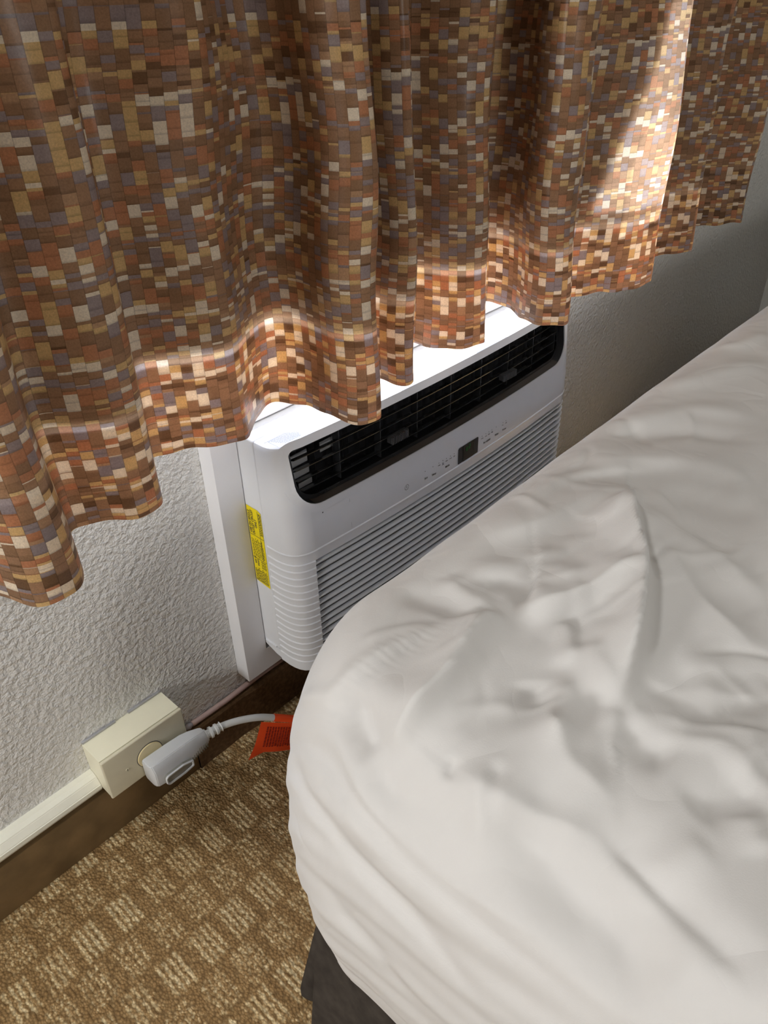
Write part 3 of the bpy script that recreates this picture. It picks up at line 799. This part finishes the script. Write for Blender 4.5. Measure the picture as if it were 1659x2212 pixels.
def ring(name, A, B, ya, yb, mat, parent, y_abs=False):
    """band between outline A and outline B; ya, yb are distances in front of (-) or behind (+) the curved face"""
    k = len(A); v = []
    for P, yo in ((A, ya), (B, yb)):
        for x, z in P: v.append((x, (yo if y_abs else face_y(x, z) + yo), z))
    o = link(name, mesh(v, [(i, (i + 1) % k, k + (i + 1) % k, k + i) for i in range(k)]), mat, parent, True)
    return o
bez = ring('vent_bezel', inset(vent, -0.0115), inset(vent, 0.0002), -0.0006, -0.0012, M_PLASTIC, ac)
vent_o = ring('air_vent', inset(vent, 0.0004), inset(vent, 0.0006), 0.0004, 0.017, M_BLACK, ac)
k = len(vent); P = inset(vent, 0.0008)
vv_ = [(x, face_y(x, z) + 0.012, z) for x, z in P] + [(x, -0.0695, z) for x, z in P]
link('vent_cavity', mesh(vv_, [(i, (i + 1) % k, k + (i + 1) % k, k + i) for i in range(k)] + [tuple(range(k, 2 * k))]), M_BLACK, vent_o)
# lip inside the lower edge of the opening and the louvre surround set back from the face
lip = [i for i in range(k) if vent[i][1] < 0.447]
ring('vent_surround', inset(vent, 0.0006), inset(vent, 0.0085), 0.0125, 0.0100, M_BLACK_GLOSS, vent_o)
lv = []; lf = []
A_, B_ = inset(vent, 0.0010), inset(vent, 0.0016)
low = sorted([i for i in range(k) if vent[i][1] < 0.4375], key=lambda i: vent[i][0])
for i in low:
    lv.append((A_[i][0], face_y(*A_[i]) + 0.0006, A_[i][1])); lv.append((B_[i][0], face_y(*B_[i]) + 0.0120, B_[i][1]))
link('vent_lip', mesh(lv, [(2 * i, 2 * i + 1, 2 * i + 3, 2 * i + 2) for i in range(len(low) - 1)]), M_SILL, vent_o, True)

def bowed_bar(x0, x1, za, zb, da, db, th, nseg=40):
    """long slat following the bowed face: front edge at (za, da), back edge at (zb, db)"""
    v = []; f = []
    for x in np.linspace(x0, x1, nseg):
        y = face_y(x, 0.475)
        v += [(x, y + da, za - th / 2), (x, y + da - th * .3, za + th / 2), (x, y + db, zb + th / 2), (x, y + db, zb - th / 2)]
    for i in range(nseg - 1):
        for q in range(4): f.append((i * 4 + q, i * 4 + (q + 1) % 4, (i + 1) * 4 + (q + 1) % 4, (i + 1) * 4 + q))
    f.append((0, 1, 2, 3)); f.append(tuple(range((nseg - 1) * 4, nseg * 4))[::-1])
    return mesh(v, f)
for zz, xa, xb in ((0.5005, 0.068, 0.655), (0.4845, 0.069, 0.657), (0.4685, 0.070, 0.659), (0.4525, 0.077, 0.655)):
    link('louvre', bowed_bar(xa, xb, zz, zz - 0.0045, 0.0095, 0.0205, 0.0016), M_BLACK_GLOSS, vent_o)
for q in range(8):
    x = 0.142 + 0.0735 * q
    y = face_y(x, .47)
    box_obj('divider', (x - .0007, x + .0007, y + .0125, y + .0240, 0.4415, 0.513), M_BLACK_GLOSS, vent_o)
for q in range(20):
    x = 0.085 + 0.029 * q; y = face_y(x, .47)
    vn = box_obj('vane', (-.0006, .0006, -.004, .004, 0.444, 0.512), M_BLACK, vent_o)
    vn.rotation_euler = (0, 0, math.radians(28)); vn.location = (x, y + .0335, 0)
# pale panels seen deep behind the left end of the louvres, and small ones to the right
for (x0, x1, z0, z1) in ((0.073, 0.104, 0.490, 0.507), (0.124, 0.152, 0.494, 0.508), (0.077, 0.104, 0.474, 0.4835), (0.083, 0.106, 0.458, 0.4655)):
    y = face_y(x0, z0); box_obj('inner_panel', (x0, x1, y + .0265, y + .0275, z0 - .012, z1 - .012), M_GREYV, vent_o)
for q in range(9):
    x = 0.34 + 0.036 * q; y = face_y(x, .5); box_obj('inner_panel', (x, x + .016, y + .030, y + .0312, 0.4945, 0.509 - .002 * (q % 3)), M_BLACK_GLOSS, vent_o)
# ribbed sliding levers
for x0 in (0.2275, 0.485):
    y = face_y(x0, .465); bm = bmesh.new()
    for q in range(11):
        add_box(bm, x0 + q * .0031, x0 + q * .0031 + .0017, y + .0015, y + .0075, 0.4590, 0.4700, 0.0004, 1)
    add_box(bm, x0 - .001, x0 + .0345, y + .0032, y + .012, 0.4600, 0.4690, 0.0005, 1)
    lev = link('vane_lever', bm_mesh(bm), plain('dark_grey_lever', (0.05, 0.052, 0.055), 0.4), vent_o)

# control area: thin printed overlay edge lines, display, texts
def face_patch(name, outline, off, mat, parent):
    c = np.mean(outline, axis=0)
    v = [(x, face_y(x, z) + off, z) for x, z in outline]
    return link(name, mesh(v, [tuple(range(len(v)))]), mat, parent)
disp = face_patch('display', rrect([(0.3605, 0.3985), (0.3605, 0.3705), (0.4105, 0.3705), (0.4105, 0.3985)], [.003, .0012, .0012, .003], 5), -0.0006, plain('display_grey', (0.030, 0.036, 0.045), 0.25), ac)
face_patch('screen', rrect([(0.3725, 0.3984), (0.3725, 0.3706), (0.3985, 0.3706), (0.3985, 0.3984)], [.0003] * 4, 2), -0.0010, M_BLACK_GLOSS, disp)
def seg_digit(ch, x0, z0, w, h, y):
    segs = {'6': 'afgecd', '2': 'abged'}[ch]; t = w * .17; bm = bmesh.new()
    R_ = {'a': (0, w, h - t, h), 'g': (0, w, h / 2 - t / 2, h / 2 + t / 2), 'd': (0, w, 0, t), 'f': (0, t, h / 2, h), 'e': (0, t, 0, h / 2), 'b': (w - t, w, h / 2, h), 'c': (w - t, w, 0, h / 2)}
    for s in segs:
        a, b, c, d = R_[s]; add_box(bm, x0 + a, x0 + b, y - .0002, y, z0 + c, z0 + d)
    return bm_mesh(bm)
yd = face_y(.385, .39) - .0012
link('digit', seg_digit('6', 0.3790, 0.3865, 0.0040, 0.0066, yd), M_DIGIT, disp)
link('digit', seg_digit('2', 0.3855, 0.3880, 0.0044, 0.0074, yd), M_DIGIT, disp)

def text(name, s, size, loc, rot, mat, parent, align='LEFT', depth=0.00004, sx=1.0):
    c = bpy.data.curves.new(name, 'FONT'); c.body = s; c.size = size; c.align_x = align; c.extrude = depth
    c.space_line = 0.9; c.offset = size * 0.018
    o = bpy.data.objects.new(name, c); col.objects.link(o); o.location = loc; o.rotation_euler = rot; o.scale = (sx, 1, 1)
    c.materials.append(mat)
    bpy.context.view_layer.update()
    me = bpy.data.meshes.new_from_object(o.evaluated_get(bpy.context.evaluated_depsgraph_get()))
    me.transform(o.matrix_world); bpy.data.objects.remove(o)
    return link(name, me, mat, parent)
RF = (math.radians(90), 0, 0)
def ftext(s, x, z, size=.0045, nm='printed_text'):
    return text(nm, s, size, (x, face_y(x, z) - .0006, z), RF, M_PRINT, ac)
ftext('Eco', 0.2835, 0.3805); ftext('Sleep', 0.3000, 0.3790); ftext('Mode', 0.3300, 0.3788)
ftext('Fan speed', 0.4245, 0.3785); ftext('Filter', 0.4555, 0.3790); ftext('Timer', 0.4760, 0.3795)
for s, x in (('Heat', .3135), ('Fan\nonly', .3225), ('Auto', .3305), ('Cool', .3395), ('Dry', .3490), ('Auto', .4185), ('Low', .4285), ('Med', .4365), ('High', .4445), ('On', .4745), ('Off', .4840)):
    ftext(s, x, 0.3895, .0026, 'small_text')
def disc(name, x, z, r, off, mat, parent, r_in=0.0, nseg=24):
    y = face_y(x, z) + off
    a = [2 * math.pi * q / nseg for q in range(nseg)]
    if r_in <= 0: v = [(x + r * math.cos(t), y, z + r * math.sin(t)) for t in a]; f = [tuple(range(nseg))]
    else:
        v = [(x + r * math.cos(t), y, z + r * math.sin(t)) for t in a] + [(x + r_in * math.cos(t), y, z + r_in * math.sin(t)) for t in a]
        f = [(q, (q + 1) % nseg, nseg + (q + 1) % nseg, nseg + q) for q in range(nseg)]
    return link(name, mesh(v, f), mat, parent)
for x in (0.2845, 0.3015, 0.3150, 0.3240, 0.3325, 0.3415, 0.3505, 0.4200, 0.4300, 0.4380, 0.4460, 0.4580, 0.4765, 0.4850):
    disc('indicator', x, 0.3945, .00075, -.0006, M_PRINT, ac, nseg=10)
pb = disc('power_symbol', 0.2455, 0.3860, .0044, -.0006, M_PRINT, ac, .0038)
box_obj('power_stroke', (0.2452, 0.2458, face_y(.2455, .386) - .0007, face_y(.2455, .386) - .0005, 0.3845, 0.3880), M_PRINT, pb)
disc('screw_hole', 0.0925, 0.4190, .0011, -.0006, M_PRINT, ac, nseg=12)
# fine joint lines of the control panel
M_JOINT = plain('joint_line', (0.30, 0.30, 0.31), 0.6)
face_patch('joint', [(0.1385, 0.418), (0.1388, 0.418), (0.1388, 0.372), (0.1385, 0.372)], -.0003, M_JOINT, ac)

# yellow warning label on the left side
LX = AX0 + .0006 - .0005
lab = link('warning_label', mesh([(LX, -.0278, .2925), (LX, -.0565, .2895), (LX, -.0565, .4160), (LX, -.0500, .4190), (LX, -.0278, .4193)], [(0, 1, 2, 3, 4)]), M_YELLOW, ac)
lab['label'] = 'yellow warning label'
RS = Matrix(((0, 0, -1), (0, 1, 0), (1, 0, 0))).to_euler()   # baseline up the side, letters' tops towards the wall
RS = Matrix(((0, 0, -1), (0, 1, 0), (1, 0, 0)))
def stext(s, y, z, size, sx=1.0):
    return text('printed_text', s, size, (LX - .0003, y, z), RS.to_euler(), M_PRINT, lab, sx=sx)
stext('USE ON SINGLE', -.0335, .3765, .0062, .82)
stext('OUTLET CIRCUIT', -.0395, .3750, .0062, .82)
stext('ONLY', -.0455, .3880, .0062, .82)
stext('RISK OF', -.0340, .3240, .0045, .8)
stext('SHOCK', -.0395, .3215, .0045, .8)
rng = random.Random(4)
bm = bmesh.new()
def dash_line(y, za, zb, w=.0007):
    z = za
    while z < zb:
        l = rng.uniform(.0012, .005); add_box(bm, LX - .0004, LX - .0002, y - w * .3, y + w * .3, z, min(z + l, zb)); z += l + .0012
for y in np.arange(-.0515, -.0555, -.0013): dash_line(y, .379, .414)
for y in np.arange(-.0310, -.0548, -.0020): dash_line(y, .336 + rng.uniform(0, .004), .371 - rng.uniform(0, .012), .0008)
for y in np.arange(-.0300, -.0550, -.0017): dash_line(y, .2935, .318 - rng.uniform(0, .004), .0009)
for y in np.arange(-.0450, -.0550, -.0017): dash_line(y, .3200, .333, .0007)
for z in (.3735, .3345): add_box(bm, LX - .0004, LX - .0002, -.0565, -.0280, z - .0002, z + .0002)
add_box(bm, LX - .0004, LX - .0002, -.0502, -.0499, .3345, .417)
link('fine_print', bm_mesh(bm), M_PRINT, lab)

# rating print on the top, pale grey
bm = bmesh.new(); ZT_ = 0.5249
def tdash(y, xa, xb, w=.0009):
    x = xa
    while x < xb:
        l = rng.uniform(.0016, .005); add_box(bm, x, min(x + l, xb), y - w / 2, y + w / 2, ZT_, ZT_ + .0002); x += l + .0008
for q, y in enumerate(np.arange(-.0765, -.0935, -.0024)): tdash(y, .052 + .0015 * q, .094 - (0.004 if q > 4 else 0))
for q, y in enumerate(np.arange(-.0745, -.0900, -.0026)): tdash(y, .098, .150 - rng.uniform(0, .012))
for (x0, x1, y0, y1) in ((.046, .096, -.0748, -.0744), (.0958, .0962, -.088, -.0744), (.051, .0514, -.094, -.0748)):
    add_box(bm, x0, x1, y0, y1, ZT_, ZT_ + .0002)
link('rating_print', bm_mesh(bm), M_PRINT_GREY, ac)

# ------------------------------------------------------------------ outlet box and raceway
ob = empty('outlet_box', (-0.1853, 0.0, 0.112), 'cream surface-mounted outlet box on the textured wall above the baseboard', 'outlet box')
box_obj('box_body', (-0.2455, -0.1255, -0.0425, 0.0, 0.1122, 0.1815), M_CREAM, ob, 0.0012)
pl_ = box_obj('face_plate', (-0.2462, -0.1250, -0.0485, -0.0432, 0.1118, 0.1820), M_CREAMF, ob, 0.0022, 3)
for x0, x1 in ((-0.2450, -0.1965), (-0.1770, -0.1262)):
    box_obj('mounting_tab', (x0, x1, -0.0030, 0.0, 0.1818, 0.1850), M_METAL, ob, 0.0005)
def cyl(name, c, r, y0, y1, mat, parent, n=40, bev=0.0):
    bm = bmesh.new(); r_ = bmesh.ops.create_cone(bm, cap_ends=True, segments=n, radius1=r, radius2=r, depth=abs(y1 - y0))
    bmesh.ops.rotate(bm, verts=bm.verts, matrix=Matrix.Rotation(math.radians(90), 3, 'X'))
    bmesh.ops.translate(bm, verts=bm.verts, vec=(c[0], (y0 + y1) / 2, c[1]))
    if bev: bmesh.ops.bevel(bm, geom=[e for e in bm.edges if len(e.link_faces) == 2 and e.calc_face_angle(0) > 1], offset=bev, segments=2, affect='EDGES')
    o = link(name, bm_mesh(bm), mat, parent); smooth_angle(o, 40); return o
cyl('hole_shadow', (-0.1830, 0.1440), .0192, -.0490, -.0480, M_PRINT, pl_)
cyl('receptacle', (-0.1830, 0.1440), .0183, -.0505, -.0470, M_CREAM2, ob, bev=.0006)
sc = cyl('screw', (-0.2170, 0.1440), .0024, -.0492, -.0475, M_CREAMF, ob, 20, .0004)
box_obj('screw_slot', (-0.2173, -0.2167, -.0494, -.0490, .1420, .1460), M_PRINT, sc)
# raceway: low moulding with a rounded crown
sec = [(0, .1055), (-.0150, .1055), (-.0200, .1075), (-.0218, .1115), (-.0216, .1175), (-.0205, .1182), (-.0203, .1190), (-.0155, .1268), (-.0148, .1274), (-.0142, .1285), (-.0080, .1315), (0, .1322)]
v = []; f = []; ns = len(sec)
for x in (XL, -0.2458):
    for y, z in sec: v.append((x, y, z))
for q in range(ns): f.append((q, (q + 1) % ns, ns + (q + 1) % ns, ns + q))
f += [tuple(range(ns)), tuple(range(ns, 2 * ns))[::-1]]
me = mesh(v, f); b_ = bmesh.new(); b_.from_mesh(me); bmesh.ops.recalc_face_normals(b_, faces=b_.faces); b_.to_mesh(me); b_.free()
rw = link('wire_raceway', me, M_RACE); smooth_angle(rw, 12)
tag(rw, 'cream wire raceway running along the wall to the left of the outlet box', 'raceway')

# pinkish cable lying on the carpet strip
pts = [(x, -.0055 + .0008 * math.sin(x * 40), .0895 + .0006 * math.sin(x * 23)) for x in np.linspace(-0.094, 0.735, 60)]
v, f = tube(pts, .0043, 12)
cb = link('cable', mesh(v, f), M_CAULK, None, True)
tag(cb, 'thin pinkish cable along the foot of the wall, right of the outlet box', 'cable')
v, f = tube([(-0.094, -.0055, .0893), (-0.100, -.0058, .0900), (-0.106, -.0045, .0885), (-0.116, -.004, .0865)], [.0030, .0052, .0028, .0022], 12)
clip_ = link('cable_clip', mesh(v, f), plain('clear_grey_clip', (0.4, 0.37, 0.40), 0.15), cb, True)

# ------------------------------------------------------------------ power cord: plug, strain relief, cord, tag
pc = empty('power_cord', (-0.1550, -0.065, 0.109), 'grey-white power cord plugged into the cream outlet box', 'power cord')
secs = [(-.1978, -.0515, -.0765, .1115, .1485), (-.1955, -.0512, -.0795, .1085, .1492), (-.185, -.0512, -.0805, .1075, .1490), (-.160, -.0515, -.0805, .1085, .1482),
        (-.140, -.0520, -.0800, .1105, .1470), (-.128, -.0530, -.0785, .1120, .1445), (-.112, -.0560, -.0760, .1140, .1400), (-.1095, -.0575, -.0745, .1155, .1385)]
v = []; f = []
ch = 0.0045
for x, ya, yb, za, zb in secs:
    # chamfered section; the upper front edge is cut widest
    c2 = 0.009
    v += [(x, ya, za + ch), (x, ya - ch * .6, za), (x, yb + ch * 1.6, za), (x, yb, za + ch * 1.4), (x, yb, zb - c2), (x, yb + c2 * .75, zb), (x, ya - ch * .6, zb), (x, ya, zb - ch)]
for i in range(len(secs) - 1):
    for q in range(8): f.append((i * 8 + q, i * 8 + (q + 1) % 8, (i + 1) * 8 + (q + 1) % 8, (i + 1) * 8 + q))
f += [tuple(range(8)), tuple(range((len(secs) - 1) * 8, len(secs) * 8))[::-1]]
bm = bmesh.new(); bm.from_mesh(mesh(v, f)); bmesh.ops.recalc_face_normals(bm, faces=bm.faces)
bmesh.ops.bevel(bm, geom=[e for e in bm.edges if len(e.link_faces) == 2 and e.calc_face_angle(0) > 0.3], offset=.0009, segments=2, affect='EDGES')
plug = link('plug', bm_mesh(bm), M_PLUG, pc); smooth_angle(plug, 40)
# raised button plate on the front, narrowing to the right
out = rrect([(-.1865, .1120), (-.1865, .1290), (-.158, .1290), (-.143, .1240), (-.143, .1140), (-.158, .1115)], [.005, .005, .004, .002, .002, .004], 5)
k_ = len(out)
v = [(x, -.0802, z) for x, z in out] + [(x, -.0835, z) for x, z in out] + [(x + (-.164 - x) * .06, -.0845, z + (.120 - z) * .10) for x, z in out]
f = [(i, (i + 1) % k_, k_ + (i + 1) % k_, k_ + i) for i in range(k_)] + [(k_ + i, k_ + (i + 1) % k_, 2 * k_ + (i + 1) % k_, 2 * k_ + i) for i in range(k_)] + [tuple(range(2 * k_, 3 * k_))]
bt = link('plug_button', mesh(v, f), M_PLUGD, plug); smooth_angle(bt, 50)
oc = np.array((-.165, .1205)); inn = oc + (out - oc) * np.array((.90, .72))
v = [(x, -.0838, z) for x, z in out] + [(x, -.0862, z) for x, z in oc + (out - oc) * .97] + [(x, -.0860, z) for x, z in inn] + [(x, -.0842, z) for x, z in oc + (out - oc) * np.array((.88, .68))]
f = [(j * k_ + i, j * k_ + (i + 1) % k_, (j + 1) * k_ + (i + 1) % k_, (j + 1) * k_ + i) for j in range(3) for i in range(k_)]
rim = link('button_rim', mesh(v, f), M_PLUG, bt); smooth_angle(rim, 50); rim['label'] = 'pale raised rim'
bm = bmesh.new()
for q in range(9):
    x = -.1415 + q * .0033; t = q / 8
    add_box(bm, x, x + .0013, -.0805 + .0030 * t, -.0770 + .0030 * t, .1145 + .0025 * t, .1325 - .0015 * t - (.010 * (1 - t) if t < .5 else .004), .0003, 1)
link('grip_ribs', bm_mesh(bm), M_PLUGD, plug)
cordp = catmull([(-.110, -.0660, .1270), (-.100, -.0668, .1268), (-.088, -.0690, .1268), (-.070, -.0735, .1245), (-.050, -.0795, .1190), (-.030, -.0860, .1105), (-.010, -.0930, .0975),
                 (.010, -.1000, .0830), (.035, -.1090, .0640), (.070, -.1250, .0340), (.115, -.1500, .0120), (.175, -.170, .0066), (.26, -.15, .0060), (.36, -.10, .0060), (.44, -.055, .0060), (.475, -.042, .045), (.48, -.036, .10), (.48, -.034, .158)], 8)
v, f = tube(cordp, .0050, 16)
link('cord', mesh(v, f), M_CORD, pc, True)
rp = []; rr = []
for q in range(0, 25):
    t = q / 24; p = np.array((-.1105, -.0658, .1268)) * (1 - t) + np.array((-.0850, -.0694, .1268)) * t
    rp.append(p); rr.append(.0060 + (0.0030 * (1 - t * .5) if (q // 4) % 2 == 0 else 0.0))
v, f = tube(rp, rr, 20)
sr = link('strain_relief', mesh(v, f), M_CORD, pc); smooth_angle(sr, 30)

# orange tag: sleeve round the cord and a flag hanging down from it
i0 = min(range(len(cordp)), key=lambda i: abs(cordp[i][0] + .0135)); i1 = min(range(len(cordp)), key=lambda i: abs(cordp[i][0] - .030))
v, f = tube(cordp[i0:i1], .0057, 16, cap=False)
tg = link('warning_tag', mesh(v, f), M_ORANGE, pc, True); tg['label'] = 'orange warning tag'
a, b, c_, d_ = np.array((-.0300, -.0868, .1010)), np.array((.030, -.107, .0600)), np.array((.016, -.0980, .0080)), np.array((-.0535, -.0900, .0590))
v = []; f = []; G = 14
for i in range(G + 1):
    for j in range(G + 1):
        s, t = i / G, j / G
        p = (a * (1 - s) + b * s) * (1 - t) + (d_ * (1 - s) + c_ * s) * t
        bulge = .0035 * math.sin(math.pi * s) * t
        p = p + np.array((0, -bulge, 0))
        if s < .2 and t > .75:       # curled corner
            q = (.2 - s) / .2 * (t - .75) / .25; p = p + np.array((-.0130, -.004, -.0030)) * q
        v.append(p)
for i in range(G):
    for j in range(G): q = i * (G + 1) + j; f.append((q, q + 1, q + G + 2, q + G + 1))
fl = link('flag', mesh(v, f), M_ORANGE, tg, True)
bm = bmesh.new()
def flagp(s, t): 
    p = (a * (1 - s) + b * s) * (1 - t) + (d_ * (1 - s) + c_ * s) * t
    return p + np.array((0, -.0035 * math.sin(math.pi * s) * t - .0006, 0))
for li_ in range(12):
    s = .16 + li_ * .062; t = .14
    while t < .80:
        l = rng.uniform(.04, .12); q = [flagp(s, t), flagp(s + .034, t), flagp(s + .034, min(t + l, .82)), flagp(s, min(t + l, .82))]
        bm.faces.new([bm.verts.new(p) for p in q]); t += l + .018
link('fine_print', bm_mesh(bm), M_REDPRINT, fl)
